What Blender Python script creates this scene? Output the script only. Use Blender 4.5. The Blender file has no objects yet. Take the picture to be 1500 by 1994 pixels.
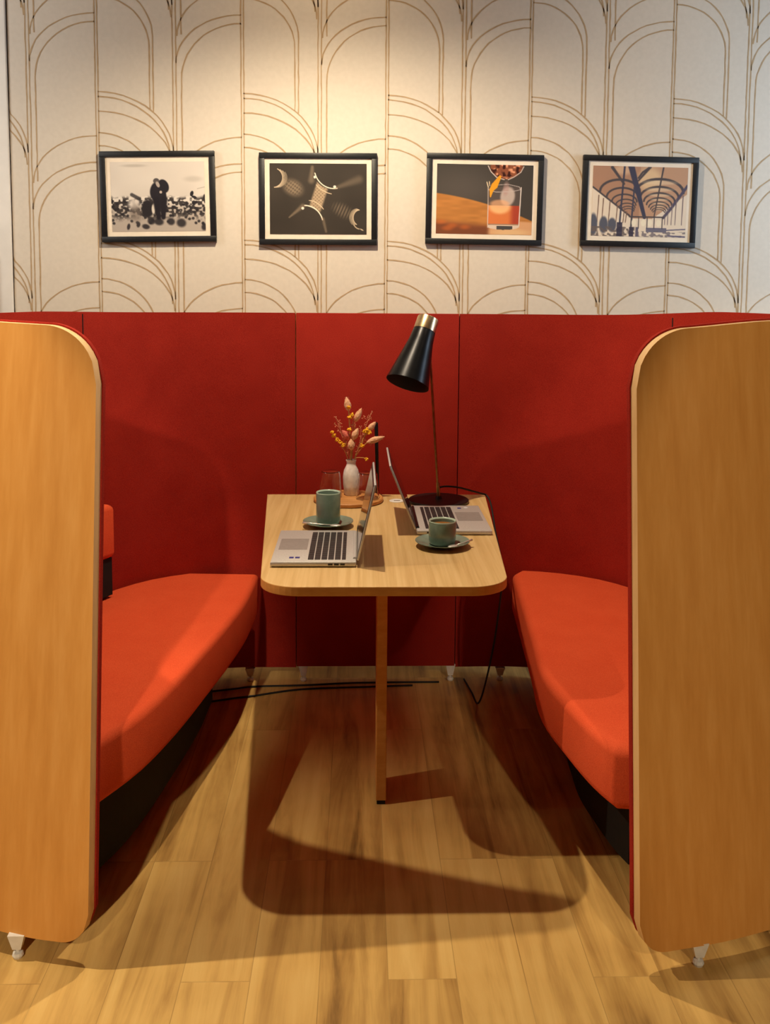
import bpy, bmesh, math, random
import numpy as np
from mathutils import Vector, Matrix, Euler
PI = math.pi
rnd = random.Random(7)
SC = bpy.context.scene
COL = SC.collection

# ------------------------------------------------------------ camera
cam = bpy.data.cameras.new('camera'); camo = bpy.data.objects.new('camera', cam); COL.objects.link(camo)
cam.sensor_fit = 'VERTICAL'; cam.sensor_height = 36.0; cam.sensor_width = 27.0
cam.lens = 1850.0 / 1994.0 * 36.0
cam.shift_y = (741.0 - 997.0) / 1994.0
cam.clip_start = 0.05
p_, y_, r_ = math.atan(171 / 1850), math.atan(50 / 1850), math.radians(0.4)
fwd = Vector((math.sin(y_) * math.cos(p_), math.cos(y_) * math.cos(p_), -math.sin(p_)))
rt = Vector((math.cos(y_), -math.sin(y_), 0)); up = rt.cross(fwd)
r2 = rt * math.cos(r_) + up * math.sin(r_); u2 = up * math.cos(r_) - rt * math.sin(r_)
camo.matrix_world = Matrix(((r2.x, u2.x, -fwd.x, 0), (r2.y, u2.y, -fwd.y, 0), (r2.z, u2.z, -fwd.z, 1.44), (0, 0, 0, 1)))
SC.camera = camo

# ------------------------------------------------------------ world, lights, exposure
w = bpy.data.worlds.new('world'); SC.world = w; w.use_nodes = True
bg = w.node_tree.nodes['Background']
bg.inputs[0].default_value = (1.0, 0.72, 0.45, 1); bg.inputs[1].default_value = 0.003

def spot(name, loc, target, power, color, angle, blend=0.4, radius=0.03):
    l = bpy.data.lights.new(name, 'SPOT'); o = bpy.data.objects.new(name, l); COL.objects.link(o)
    l.energy = power; l.color = color; l.spot_size = math.radians(angle); l.spot_blend = blend; l.shadow_soft_size = radius
    o.location = loc; o.rotation_euler = (Vector(target) - Vector(loc)).to_track_quat('-Z', 'Y').to_euler()
    return o
def area(name, loc, target, power, color, sx, sy):
    l = bpy.data.lights.new(name, 'AREA'); o = bpy.data.objects.new(name, l); COL.objects.link(o)
    l.shape = 'RECTANGLE'; l.size = sx; l.size_y = sy; l.energy = power; l.color = color
    o.location = loc; o.rotation_euler = (Vector(target) - Vector(loc)).to_track_quat('-Z', 'Y').to_euler()
    return o
WARM = (1.0, 0.82, 0.58)
spot('spot_over_table', (-0.148, 2.75, 2.71), (-0.05, 2.45, 0), 132, WARM, 168, 0.6, 0.018)
spot('spot_left', (-1.77, 2.13, 2.71), (-0.1, 1.45, 0), 215, WARM, 57, 1.0, 0.015)
spot('spot_front_left', (-1.23, 1.48, 2.71), (-0.2, 1.9, 0), 5, WARM, 110, 0.6, 0.02)
spot('spot_front', (-0.80, -1.5, 2.71), (-1.36, 2.0, 0.72), 360, WARM, 29, 0.25, 0.05)  # narrow beam added for the left wing face, aimed clear of the interior
spot('spot_front_right', (1.10, -1.5, 2.71), (1.55, 1.95, 0.74), 240, WARM, 34, 0.3, 0.05)  # added beam that brightens the right wing face
spot('spot_right', (1.0, 2.55, 2.71), (0.2, 2.6, 0), 4, WARM, 110, 0.6, 0.02)
spot('fill_wall_right', (1.15, 2.85, 2.70), (1.15, 3.72, 1.9), 9, (1.0, 0.82, 0.60), 120, 1.0, 0.05)  # added fill that evens out the dim right end of the wall
spot('spot_wall', (-0.13, 3.16, 2.70), (-0.13, 3.72, 2.2), 7, (1.0, 0.74, 0.42), 160, 1.0, 0.04)
area('fill_behind', (-1.8, -0.6, 2.70), (-0.7, 1.9, 0.8), 2, (1.0, 0.84, 0.62), 1.4, 0.8)  # added soft fill for general room light, no panel known there
area('cool_fill_right', (2.55, 2.9, 1.9), (1.4, 3.7, 1.75), 22, (0.66, 0.83, 1.0), 0.5, 1.0)  # added cool fill for the right side, no window known there
area('fill_wall_left', (-2.2, 2.7, 2.3), (-1.0, 3.72, 1.9), 14, (1.0, 0.94, 0.86), 0.5, 0.8)  # added near-neutral fill that lifts the left end of the wall
SC.view_settings.view_transform = 'Standard'; SC.view_settings.look = 'None'
SC.view_settings.gamma = 1; SC.view_settings.use_curve_mapping = False
SC.view_settings.exposure = 0.0

# ------------------------------------------------------------ helpers
def srgb(r, g, b):
    f = lambda c: (c / 255 / 12.92) if c / 255 <= 0.04045 else ((c / 255 + 0.055) / 1.055) ** 2.4
    return (f(r), f(g), f(b), 1)

def mat(name, color=(0.5, 0.5, 0.5, 1), rough=0.5, metal=0.0, spec=0.5, trans=0.0, ior=1.45, sheen=0.0, coat=0.0, emit=None, estr=0):
    m = bpy.data.materials.new(name); m.use_nodes = True
    b = m.node_tree.nodes['Principled BSDF']
    b.inputs['Base Color'].default_value = color; b.inputs['Roughness'].default_value = rough
    b.inputs['Metallic'].default_value = metal; b.inputs['Specular IOR Level'].default_value = spec
    b.inputs['Transmission Weight'].default_value = trans; b.inputs['IOR'].default_value = ior
    b.inputs['Sheen Weight'].default_value = sheen; b.inputs['Coat Weight'].default_value = coat
    if emit: b.inputs['Emission Color'].default_value = emit; b.inputs['Emission Strength'].default_value = estr
    return m

def nodes_of(m): return m.node_tree.nodes, m.node_tree.links, m.node_tree.nodes['Principled BSDF']

def mapped(m, scale, rot=(0, 0, 0), coord='Object'):
    N, L, b = nodes_of(m)
    tc = N.new('ShaderNodeTexCoord'); mp = N.new('ShaderNodeMapping')
    mp.inputs['Scale'].default_value = scale; mp.inputs['Rotation'].default_value = rot
    L.new(tc.outputs[coord], mp.inputs['Vector']); return mp

def ramp(m, stops):
    r = m.node_tree.nodes.new('ShaderNodeValToRGB')
    while len(r.color_ramp.elements) < len(stops): r.color_ramp.elements.new(0.5)
    for e, (pos, c) in zip(r.color_ramp.elements, stops): e.position = pos; e.color = c
    return r

def wood_mat(name, c_lo, c_mid, c_hi, scale, rough=0.45, rot=(0, 0, 0)):
    m = mat(name, rough=rough, spec=0.3); N, L, b = nodes_of(m)
    mp = mapped(m, scale, rot)
    n = N.new('ShaderNodeTexNoise'); n.inputs['Scale'].default_value = 1.0; n.inputs['Detail'].default_value = 6; n.inputs['Roughness'].default_value = 0.6
    L.new(mp.outputs[0], n.inputs['Vector'])
    r = ramp(m, [(0.3, c_lo), (0.5, c_mid), (0.7, c_hi)])
    L.new(n.outputs['Fac'], r.inputs[0]); L.new(r.outputs[0], b.inputs['Base Color'])
    bp = N.new('ShaderNodeBump'); bp.inputs['Strength'].default_value = 0.06; bp.inputs['Distance'].default_value = 0.002
    L.new(n.outputs['Fac'], bp.inputs['Height']); L.new(bp.outputs[0], b.inputs['Normal'])
    return m

def fabric_mat(name, c1, c2, sheen=0.15):
    m = mat(name, rough=0.95, spec=0.08, sheen=sheen); N, L, b = nodes_of(m)
    b.inputs['Sheen Tint'].default_value = c2
    mp = mapped(m, (1, 1, 1))
    n = N.new('ShaderNodeTexNoise'); n.inputs['Scale'].default_value = 420; n.inputs['Detail'].default_value = 3
    n2 = N.new('ShaderNodeTexNoise'); n2.inputs['Scale'].default_value = 9; n2.inputs['Detail'].default_value = 2
    L.new(mp.outputs[0], n.inputs['Vector']); L.new(mp.outputs[0], n2.inputs['Vector'])
    ad = N.new('ShaderNodeMath'); ad.operation = 'MULTIPLY_ADD'; ad.inputs[1].default_value = 0.25
    L.new(n2.outputs['Fac'], ad.inputs[0]); 
    ml = N.new('ShaderNodeMath'); ml.operation = 'MULTIPLY'; ml.inputs[1].default_value = 0.75
    L.new(n.outputs['Fac'], ml.inputs[0]); L.new(ml.outputs[0], ad.inputs[2])
    r = ramp(m, [(0.35, c1), (0.65, c2)])
    L.new(ad.outputs[0], r.inputs[0]); L.new(r.outputs[0], b.inputs['Base Color'])
    bp = N.new('ShaderNodeBump'); bp.inputs['Strength'].default_value = 0.25; bp.inputs['Distance'].default_value = 0.0015
    L.new(n.outputs['Fac'], bp.inputs['Height']); L.new(bp.outputs[0], b.inputs['Normal'])
    return m

def noisy_mat(name, c1, c2, scale, rough=0.5, **k):
    m = mat(name, rough=rough, **k); N, L, b = nodes_of(m)
    mp = mapped(m, (1, 1, 1)); n = N.new('ShaderNodeTexNoise'); n.inputs['Scale'].default_value = scale; n.inputs['Detail'].default_value = 4
    L.new(mp.outputs[0], n.inputs['Vector']); r = ramp(m, [(0.35, c1), (0.65, c2)])
    L.new(n.outputs['Fac'], r.inputs[0]); L.new(r.outputs[0], b.inputs['Base Color']); return m

def attr_mat(name, attr='paint', rough=0.35):
    m = mat(name, rough=rough, spec=0.3); N, L, b = nodes_of(m)
    a = N.new('ShaderNodeAttribute'); a.attribute_name = attr
    L.new(a.outputs['Color'], b.inputs['Base Color']); return m

def obj(name, bm, m, parent=None, smooth=False, loc=None):
    me = bpy.data.meshes.new(name); bmesh.ops.recalc_face_normals(bm, faces=bm.faces[:])
    bm.to_mesh(me); bm.free()
    ms = m if isinstance(m, (list, tuple)) else [m]
    for x in ms: me.materials.append(x)
    if smooth:
        for p in me.polygons: p.use_smooth = True
        if smooth == 'auto': me.set_sharp_from_angle(angle=math.radians(35))
    o = bpy.data.objects.new(name, me); COL.objects.link(o)
    if parent: o.parent = parent
    if loc: o.location = loc
    return o

def thing(name, label, cat, loc=(0, 0, 0), rotz=0, group=None):
    o = bpy.data.objects.new(name, None); COL.objects.link(o); o.empty_display_size = 0.05
    o.location = loc; o.rotation_euler = (0, 0, rotz); return tag(o, label, cat, group)
def tag(o, label, cat, group=None):
    o['label'] = label; o['category'] = cat
    if group: o['group'] = group
    return o
def struct(name, bm, m, **k):
    o = obj(name, bm, m, **k); o['kind'] = 'structure'; return o
def copy_thing(root):
    r = root.copy(); COL.objects.link(r)
    for ch in root.children:
        c = ch.copy(); COL.objects.link(c); c.parent = r
        for g in ch.children:
            d = g.copy(); COL.objects.link(d); d.parent = c
    return r

def box(bm, lo, hi, bev=0, seg=2, mi=0, M=None):
    c = [(a + b) / 2 for a, b in zip(lo, hi)]; s = [abs(b - a) for a, b in zip(lo, hi)]
    r = bmesh.ops.create_cube(bm, size=1, matrix=Matrix.Translation(c) @ Matrix.Diagonal((*s, 1)))
    vs = r['verts']; fs = list({f for v in vs for f in v.link_faces})
    if bev:
        es = list({e for v in vs for e in v.link_edges})
        r2_ = bmesh.ops.bevel(bm, geom=es, offset=bev, segments=seg, affect='EDGES', profile=0.5)
        fs = list(set(r2_['faces']) | {f for f in fs if f.is_valid}); vs = list({v for f in fs for v in f.verts})
    for f in fs: f.material_index = mi
    if M: bmesh.ops.transform(bm, matrix=M, verts=vs)
    return vs

def lathe(bm, prof, seg=32, M=None, closed=False, mi=0):
    rings = []
    for r, z in prof:
        if r < 1e-6: rings.append([bm.verts.new((0, 0, z))])
        else: rings.append([bm.verts.new((r * math.cos(2 * PI * i / seg), r * math.sin(2 * PI * i / seg), z)) for i in range(seg)])
    pairs = list(zip(rings, rings[1:])) + ([(rings[-1], rings[0])] if closed else [])
    for a, b in pairs:
        for i in range(seg):
            j = (i + 1) % seg
            if len(a) == 1 and len(b) == 1: continue
            if len(a) == 1: f = bm.faces.new((a[0], b[i], b[j]))
            elif len(b) == 1: f = bm.faces.new((a[i], a[j], b[0]))
            else: f = bm.faces.new((a[i], a[j], b[j], b[i]))
            f.material_index = mi
    vs = [v for r in rings for v in r]
    if M: bmesh.ops.transform(bm, matrix=M, verts=vs)
    return vs

def tube(bm, pts, r, seg=8, mi=0):
    pts = [Vector(p) for p in pts]; rs = r if isinstance(r, (list, tuple)) else [r] * len(pts)
    rings = []; prev = None
    for i, p in enumerate(pts):
        t = (pts[min(i + 1, len(pts) - 1)] - pts[max(i - 1, 0)]).normalized()
        n = prev if prev is not None else (Vector((0, 0, 1)) if abs(t.z) < 0.9 else Vector((1, 0, 0)))
        n = (n - t * n.dot(t)).normalized(); prev = n; b = t.cross(n)
        rings.append([bm.verts.new(p + (n * math.cos(2 * PI * k / seg) + b * math.sin(2 * PI * k / seg)) * rs[i]) for k in range(seg)])
    for a, b in zip(rings, rings[1:]):
        for k in range(seg):
            f = bm.faces.new((a[k], a[(k + 1) % seg], b[(k + 1) % seg], b[k])); f.material_index = mi
    bm.faces.new(rings[0][::-1]).material_index = mi; bm.faces.new(rings[-1]).material_index = mi

def spline(pts, n=8, closed=False):
    P = [Vector(p) for p in pts]; out = []; m = len(P)
    rng = range(m if closed else m - 1)
    for i in rng:
        if closed: p0, p1, p2, p3 = P[i - 1], P[i], P[(i + 1) % m], P[(i + 2) % m]
        else: p0, p1, p2, p3 = P[max(i - 1, 0)], P[i], P[i + 1], P[min(i + 2, m - 1)]
        for k in range(n):
            t = k / n
            out.append(0.5 * ((2 * p1) + (p2 - p0) * t + (2 * p0 - 5 * p1 + 4 * p2 - p3) * t * t + (3 * p1 - p0 - 3 * p2 + p3) * t ** 3))
    if not closed: out.append(P[-1])
    return out

def arc_pts(cx, cy, r, a0, a1, n=8):
    return [(cx + r * math.cos(math.radians(a0 + (a1 - a0) * i / n)), cy + r * math.sin(math.radians(a0 + (a1 - a0) * i / n))) for i in range(n + 1)]

def slab(bm, outline, z0, z1, bev=0, seg=3, mi=0):
    """a horizontal slab with rounded-over top and bottom rims"""
    vs = [bm.verts.new((x, y, z0)) for x, y in outline]
    f = bm.faces.new(vs); r = bmesh.ops.extrude_face_region(bm, geom=[f])
    top = [v for v in r['geom'] if isinstance(v, bmesh.types.BMVert)]
    bmesh.ops.translate(bm, verts=top, vec=(0, 0, z1 - z0))
    tops = set(top); bots = set(vs)
    if bev:
        es = [e for e in bm.edges if (e.verts[0] in tops and e.verts[1] in tops) or (e.verts[0] in bots and e.verts[1] in bots)]
        bmesh.ops.bevel(bm, geom=es, offset=bev, segments=seg, affect='EDGES', profile=0.5, clamp_overlap=True)
    for f in bm.faces: f.material_index = mi

# ------------------------------------------------------------ materials
M_veneer = wood_mat('oak_veneer', srgb(206, 142, 68), srgb(214, 151, 76), srgb(221, 160, 86), (34, 34, 0.8), 0.5)
M_edge = wood_mat('oak_edge', srgb(214, 172, 118), srgb(222, 182, 128), srgb(230, 192, 138), (30, 30, 3), 0.5)
M_table = wood_mat('oak_table_top', srgb(188, 152, 98), srgb(204, 170, 116), srgb(214, 182, 130), (75, 1.8, 30), 0.42)
M_tedge = wood_mat('oak_table_edge', srgb(206, 146, 76), srgb(212, 154, 84), srgb(220, 164, 92), (20, 20, 60), 0.5)
M_red = fabric_mat('red_wool_felt', srgb(138, 34, 26), srgb(162, 46, 34))
M_seat = fabric_mat('orange_red_upholstery', srgb(214, 82, 48), srgb(230, 98, 60))
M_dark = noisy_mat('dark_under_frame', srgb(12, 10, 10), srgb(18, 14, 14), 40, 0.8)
M_white_metal = noisy_mat('white_powder_coat', srgb(215, 212, 205), srgb(225, 222, 215), 60, 0.4)
M_black = noisy_mat('satin_black', srgb(14, 14, 16), srgb(20, 20, 22), 90, 0.4)
M_frame = noisy_mat('black_frame_wood', srgb(18, 19, 22), srgb(26, 27, 31), 120, 0.45)
M_rubber = noisy_mat('black_rubber', srgb(12, 12, 12), srgb(18, 18, 18), 50, 0.6)
M_shade = noisy_mat('black_shade_metal', srgb(24, 24, 26), srgb(32, 32, 34), 20, 0.32, metal=0.7)
M_shade_in = noisy_mat('black_shade_inside', srgb(10, 9, 9), srgb(14, 12, 12), 20, 0.6)
M_brass = noisy_mat('antique_brass', srgb(150, 120, 76), srgb(170, 140, 92), 60, 0.3, metal=1.0)
M_steel = noisy_mat('brushed_brass_cap', srgb(196, 168, 128), srgb(214, 188, 148), 80, 0.28, metal=1.0)
M_alu = noisy_mat('silver_aluminium', srgb(196, 194, 192), srgb(206, 204, 202), 200, 0.38, metal=0.35)
M_alu_pad = noisy_mat('touchpad_grey', srgb(150, 146, 144), srgb(158, 154, 152), 100, 0.35, metal=0.2)
M_key = noisy_mat('dark_keys', srgb(38, 36, 38), srgb(48, 46, 48), 100, 0.5)
M_keyw = noisy_mat('key_bed', srgb(170, 168, 168), srgb(180, 178, 178), 100, 0.5)
M_screen = mat('dark_display_glass', srgb(20, 18, 24), 0.08, spec=0.8)
M_bezel = noisy_mat('black_bezel', srgb(12, 12, 14), srgb(18, 18, 20), 100, 0.3)
M_sticker = mat('blue_sticker', srgb(40, 50, 130), 0.4)
M_sticker2 = mat('pale_sticker', srgb(220, 225, 235), 0.3)
M_cup = noisy_mat('sage_green_glaze', srgb(112, 134, 122), srgb(128, 150, 136), 30, 0.16, coat=0.5)
M_cuprim = mat('pale_rim_glaze', srgb(176, 196, 178), 0.2)
M_coffee = mat('coffee', srgb(150, 96, 44), 0.15)
M_spoon = mat('polished_steel', srgb(226, 222, 216), 0.35, metal=0.7)
M_vase = noisy_mat('speckled_white_ceramic', srgb(222, 214, 208), srgb(246, 240, 234), 55, 0.45)
M_glass = mat('clear_glass', (1, 1, 1, 1), 0.02, trans=1.0, ior=1.45)
M_tray = wood_mat('tray_wood', srgb(180, 120, 66), srgb(196, 138, 80), srgb(208, 152, 94), (8, 40, 10), 0.5)
M_white = mat('white_plastic', srgb(225, 222, 216), 0.4)
M_tail = noisy_mat('pale_peach_grass_head', srgb(222, 160, 120), srgb(240, 196, 156), 250, 0.95)
M_tailp = noisy_mat('pink_grass_head', srgb(200, 96, 84), srgb(220, 124, 104), 250, 0.95)
M_stem = noisy_mat('straw_stem', srgb(196, 150, 80), srgb(214, 172, 104), 100, 0.8)
M_yel = noisy_mat('yellow_petal', srgb(226, 164, 20), srgb(244, 190, 40), 150, 0.8)
M_twig = noisy_mat('pinkish_twig', srgb(206, 130, 96), srgb(224, 158, 122), 100, 0.8)
M_paper = noisy_mat('off_white_paper', srgb(226, 214, 196), srgb(232, 220, 204), 30, 0.8)
M_print = attr_mat('printed_picture')
M_trim = noisy_mat('white_trim_paint', srgb(222, 218, 212), srgb(230, 226, 220), 10, 0.6)
M_navy = noisy_mat('navy_panel', srgb(24, 26, 62), srgb(32, 34, 76), 20, 0.6)
M_ceil = noisy_mat('ceiling_paint', srgb(150, 140, 128), srgb(158, 148, 136), 3, 0.9)
M_paper_wall = noisy_mat('cream_wallpaper', srgb(210, 201, 188), srgb(214, 205, 192), 60, 0.85, spec=0.2)
M_line = noisy_mat('tan_printed_line', srgb(172, 146, 112), srgb(184, 158, 124), 40, 0.8)

def floor_mat():
    m = mat('oak_vinyl_planks', rough=0.38, spec=0.35); N, L, b = nodes_of(m)
    tc = N.new('ShaderNodeTexCoord'); sep = N.new('ShaderNodeSeparateXYZ'); L.new(tc.outputs['Object'], sep.inputs[0])
    cmb = N.new('ShaderNodeCombineXYZ')
    ay = N.new('ShaderNodeMath'); ay.operation = 'ADD'; ay.inputs[1].default_value = 10.35; L.new(sep.outputs['Y'], ay.inputs[0])
    ax = N.new('ShaderNodeMath'); ax.operation = 'ADD'; ax.inputs[1].default_value = 0.145 * 60 - 0.066; L.new(sep.outputs['X'], ax.inputs[0])
    L.new(ay.outputs[0], cmb.inputs[0]); L.new(ax.outputs[0], cmb.inputs[1])
    br = N.new('ShaderNodeTexBrick'); L.new(cmb.outputs[0], br.inputs['Vector'])
    br.inputs['Scale'].default_value = 1; br.inputs['Brick Width'].default_value = 1.15; br.inputs['Row Height'].default_value = 0.145
    br.inputs['Mortar Size'].default_value = 0.0011; br.inputs['Mortar Smooth'].default_value = 0.3; br.offset = 0.37; br.offset_frequency = 3; br.squash = 1
    br.inputs['Color1'].default_value = (0, 0, 0, 1); br.inputs['Color2'].default_value = (1, 1, 1, 1); br.inputs['Mortar'].default_value = (0.5, 0.5, 0.5, 1)
    # long grain, offset plank by plank
    off = N.new('ShaderNodeVectorMath'); off.operation = 'MULTIPLY_ADD'; off.inputs[1].default_value = (7, 11, 3); L.new(br.outputs['Color'], off.inputs[0])
    mp = N.new('ShaderNodeMapping'); mp.inputs['Scale'].default_value = (16, 1.3, 1); L.new(tc.outputs['Object'], mp.inputs[0]); L.new(mp.outputs[0], off.inputs[2])
    n = N.new('ShaderNodeTexNoise'); n.inputs['Scale'].default_value = 1; n.inputs['Detail'].default_value = 7; n.inputs['Roughness'].default_value = 0.6; n.inputs['Distortion'].default_value = 0.6
    L.new(off.outputs[0], n.inputs['Vector'])
    n3 = N.new('ShaderNodeTexNoise'); n3.inputs['Scale'].default_value = 5; n3.inputs['Detail'].default_value = 3; L.new(tc.outputs['Object'], n3.inputs['Vector'])
    mx = N.new('ShaderNodeMath'); mx.operation = 'MULTIPLY_ADD'; mx.inputs[1].default_value = 0.16; L.new(br.outputs['Color'], mx.inputs[0]); L.new(n.outputs['Fac'], mx.inputs[2])
    mx2 = N.new('ShaderNodeMath'); mx2.operation = 'MULTIPLY_ADD'; mx2.inputs[1].default_value = 0.3; L.new(n3.outputs['Fac'], mx2.inputs[0]); L.new(mx.outputs[0], mx2.inputs[2])
    r = ramp(m, [(0.44, srgb(108, 76, 40)), (0.60, srgb(178, 138, 76)), (0.78, srgb(212, 172, 100)), (0.95, srgb(224, 188, 116))])
    L.new(mx2.outputs[0], r.inputs[0])
    mm = N.new('ShaderNodeMixRGB'); mm.blend_type = 'MIX'; mm.inputs['Color2'].default_value = srgb(84, 60, 36)
    sc = N.new('ShaderNodeMath'); sc.operation = 'MULTIPLY'; sc.inputs[1].default_value = 0.28; L.new(br.outputs['Fac'], sc.inputs[0])
    L.new(sc.outputs[0], mm.inputs[0]); L.new(r.outputs[0], mm.inputs['Color1']); L.new(mm.outputs[0], b.inputs['Base Color'])
    bp = N.new('ShaderNodeBump'); bp.inputs['Strength'].default_value = 0.15; bp.inputs['Distance'].default_value = 0.002
    inv = N.new('ShaderNodeMath'); inv.operation = 'SUBTRACT'; L.new(n.outputs['Fac'], inv.inputs[0]); L.new(br.outputs['Fac'], inv.inputs[1])
    L.new(inv.outputs[0], bp.inputs['Height']); L.new(bp.outputs[0], b.inputs['Normal'])
    return m
M_floor = floor_mat()

# ------------------------------------------------------------ the room
WY = 3.72
bm = bmesh.new(); box(bm, (-3.2, -2.6, -0.06), (3.2, WY + 0.1, 0)); struct('floor', bm, M_floor)
bm = bmesh.new(); box(bm, (-3.2, -2.6, 2.76), (3.2, WY + 0.1, 2.86)); struct('ceiling', bm, M_ceil)

X0, DX = -1.002, 0.5515          # first double line and the repeat
PX = DX / 282.0                  # one unit of the pattern drawing
ZB = 2.529                       # height of the pattern origin
def wallpaper():
    bm = bmesh.new(); box(bm, (-1.34, WY, 0), (3.2, WY + 0.1, 2.76))
    yy = WY - 0.0008; wr = random.Random(3)
    def ribbon(pts, wd=0.0050):
        # resample and wobble like a hand-drawn line
        out = []
        for a, b in zip(pts, pts[1:]):
            d = math.hypot(b[0] - a[0], b[1] - a[1]); n = max(1, int(d / 0.03))
            for k in range(n): out.append((a[0] + (b[0] - a[0]) * k / n, a[1] + (b[1] - a[1]) * k / n))
        out.append(pts[-1]); prev = None
        for i, (x, z) in enumerate(out):
            a = out[max(i - 1, 0)]; b = out[min(i + 1, len(out) - 1)]
            dx, dz = b[0] - a[0], b[1] - a[1]; l = math.hypot(dx, dz) or 1
            nx, nz = -dz / l, dx / l; j = wr.uniform(-0.0009, 0.0009); h = wd / 2 * wr.uniform(0.75, 1.15)
            x = min(max(x, -1.335), 3.19); z = min(max(z, 0.085), 2.755)
            v = [bm.verts.new((x + nx * (j + h), yy, z + nz * (j + h))), bm.verts.new((x + nx * (j - h), yy, z + nz * (j - h)))]
            if prev:
                try: bm.faces.new((prev[0], prev[1], v[1], v[0])).material_index = 1
                except ValueError: pass
            prev = v
    def W(i, u, v): return (X0 + i * DX + u * PX, ZB - v * PX)
    for i in range(-1, 8):
        for u in (-2.6, 2.6): ribbon([W(i, u, -250), W(i, u, 1250)], 0.0046)
        for u in (147, 153.5): ribbon([W(i, u, -250), W(i, u, 1250)], 0.0046)
        for j in range(-1, 5):
            o = j * 283
            def q(cu, wd, top, ht, sgn, a0=0, a1=90, n=14):
                # quarter ellipse, starts horizontal at cu and ends vertical at cu + sgn*wd
                return [W(i, cu + sgn * wd * math.sin(math.radians(a)), o + top + ht - ht * math.cos(math.radians(a)))
                        for a in [a0 + (a1 - a0) * k / n for k in range(n + 1)]]
            ribbon(q(2, 145, 172, 118, 1)); ribbon(q(2, 139, 181, 118, 1)); ribbon(q(2, 143, 209, 104, 1))
            ribbon(q(2, 107, 250, 100, 1) + [W(i, 109, o + 283 + 209)]); ribbon(q(2, 100, 275, 92, 1) + [W(i, 102, o + 283 + 204)])
            ribbon(q(280, 126, 24, 92, -1)); ribbon(q(280, 116, 40, 106, -1) + [W(i, 164, o + 345)]); ribbon(q(280, 124, 256, 92, -1))
    return bm
struct('wall_back', wallpaper(), [M_paper_wall, M_line])
bm = bmesh.new(); box(bm, (-1.40, WY - 0.012, 0), (-1.336, WY + 0.1, 2.76), 0.003); struct('trim_1', bm, M_trim)
bm = bmesh.new(); box(bm, (-3.2, WY, 0), (-1.40, WY + 0.1, 2.76)); struct('wall_left', bm, M_trim)
bm = bmesh.new(); box(bm, (-1.62, WY - 0.04, 0.0), (-1.402, WY - 0.001, 1.585), 0.004)
tag(obj('wall_panel', bm, M_navy), 'dark navy panel beyond the white trim at the far left edge', 'panel')
bm = bmesh.new(); box(bm, (-1.335, WY - 0.012, 0), (3.2, WY - 0.0012, 0.08), 0.003); struct('baseboard_back', bm, M_trim)

# ------------------------------------------------------------ high-backed sofas
def smooth(t): t = min(max(t, 0), 1); return t * t * (3 - 2 * t)
def shell_points(path, side, off):
    """plan polyline offset towards the inside of the booth"""
    out = []
    for i, p in enumerate(path):
        a = path[max(i - 1, 0)]; b = path[min(i + 1, len(path) - 1)]
        t = (b - a).normalized(); n = Vector((t.y, -t.x)) * side
        out.append(p + n * off)
    return out
def lean(y, z): return 0.13 * (z - 0.045) * smooth((3.1 - y) / 0.7)
def shell_mesh(path, side, off0, off1, z0, z1, rise, rt_, rb, ext=0.0, bev=0.0):
    A = shell_points(path, side, off0); B = shell_points(path, side, off1)
    L_ = [0]
    for a, b in zip(path, path[1:]): L_.append(L_[-1] + (b - a).length)
    tot = L_[-1]; nv = 14; bm = bmesh.new(); cols = []
    if ext:
        t = (path[-1] - path[-2]).normalized(); A[-1] = A[-1] + t * ext; B[-1] = B[-1] + t * ext
    for i, (a, b) in enumerate(zip(A, B)):
        d = tot - L_[i]
        zt = z1 + rise * smooth(d / 0.4) * smooth((3.45 - path[i].y) / 0.6) - (rt_ - math.sqrt(max(rt_ ** 2 - (rt_ - d) ** 2, 0)) if d < rt_ else 0)
        zb = z0 + (rb - math.sqrt(max(rb ** 2 - (rb - d) ** 2, 0)) if d < rb else 0)
        col = []
        for k in range(nv + 1):
            z = zb + (zt - zb) * k / nv
            col.append((bm.verts.new((a.x, a.y + lean(path[i].y, z), z)), bm.verts.new((b.x, b.y + lean(path[i].y, z), z))))
        cols.append(col)
    for c0, c1 in zip(cols, cols[1:]):
        for k in range(nv):
            bm.faces.new((c0[k][0], c1[k][0], c1[k + 1][0], c0[k + 1][0]))
            bm.faces.new((c0[k][1], c0[k + 1][1], c1[k + 1][1], c1[k][1]))
        for k in (0, nv):
            f = bm.faces.new((c0[k][0], c0[k][1], c1[k][1], c1[k][0])); f.material_index = 1
    for c in (cols[0], cols[-1]):
        for k in range(nv):
            f = bm.faces.new((c[k][0], c[k][1], c[k + 1][1], c[k + 1][0])); f.material_index = 1
    return bm
def plan_path(pts, side):
    P = spline([(x, y, 0) for x, y in pts], 6); P = [Vector((p.x, p.y)) for p in P]
    # resample the last stretch finely so the rounded corner is smooth
    out = []; L_ = [0]
    for a, b in zip(P, P[1:]): L_.append(L_[-1] + (b - a).length)
    tot = L_[-1]
    def at(s):
        for i in range(len(P) - 1):
            if L_[i + 1] >= s: return P[i].lerp(P[i + 1], (s - L_[i]) / (L_[i + 1] - L_[i]))
        return P[-1]
    s = 0; ss = []
    while s < tot - 0.17: ss.append(s); s += 0.04
    for k in range(25): ss.append(tot - 0.16 * (math.cos(k / 24 * PI / 2)))
    return [at(min(q, tot)) for q in ss]

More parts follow.
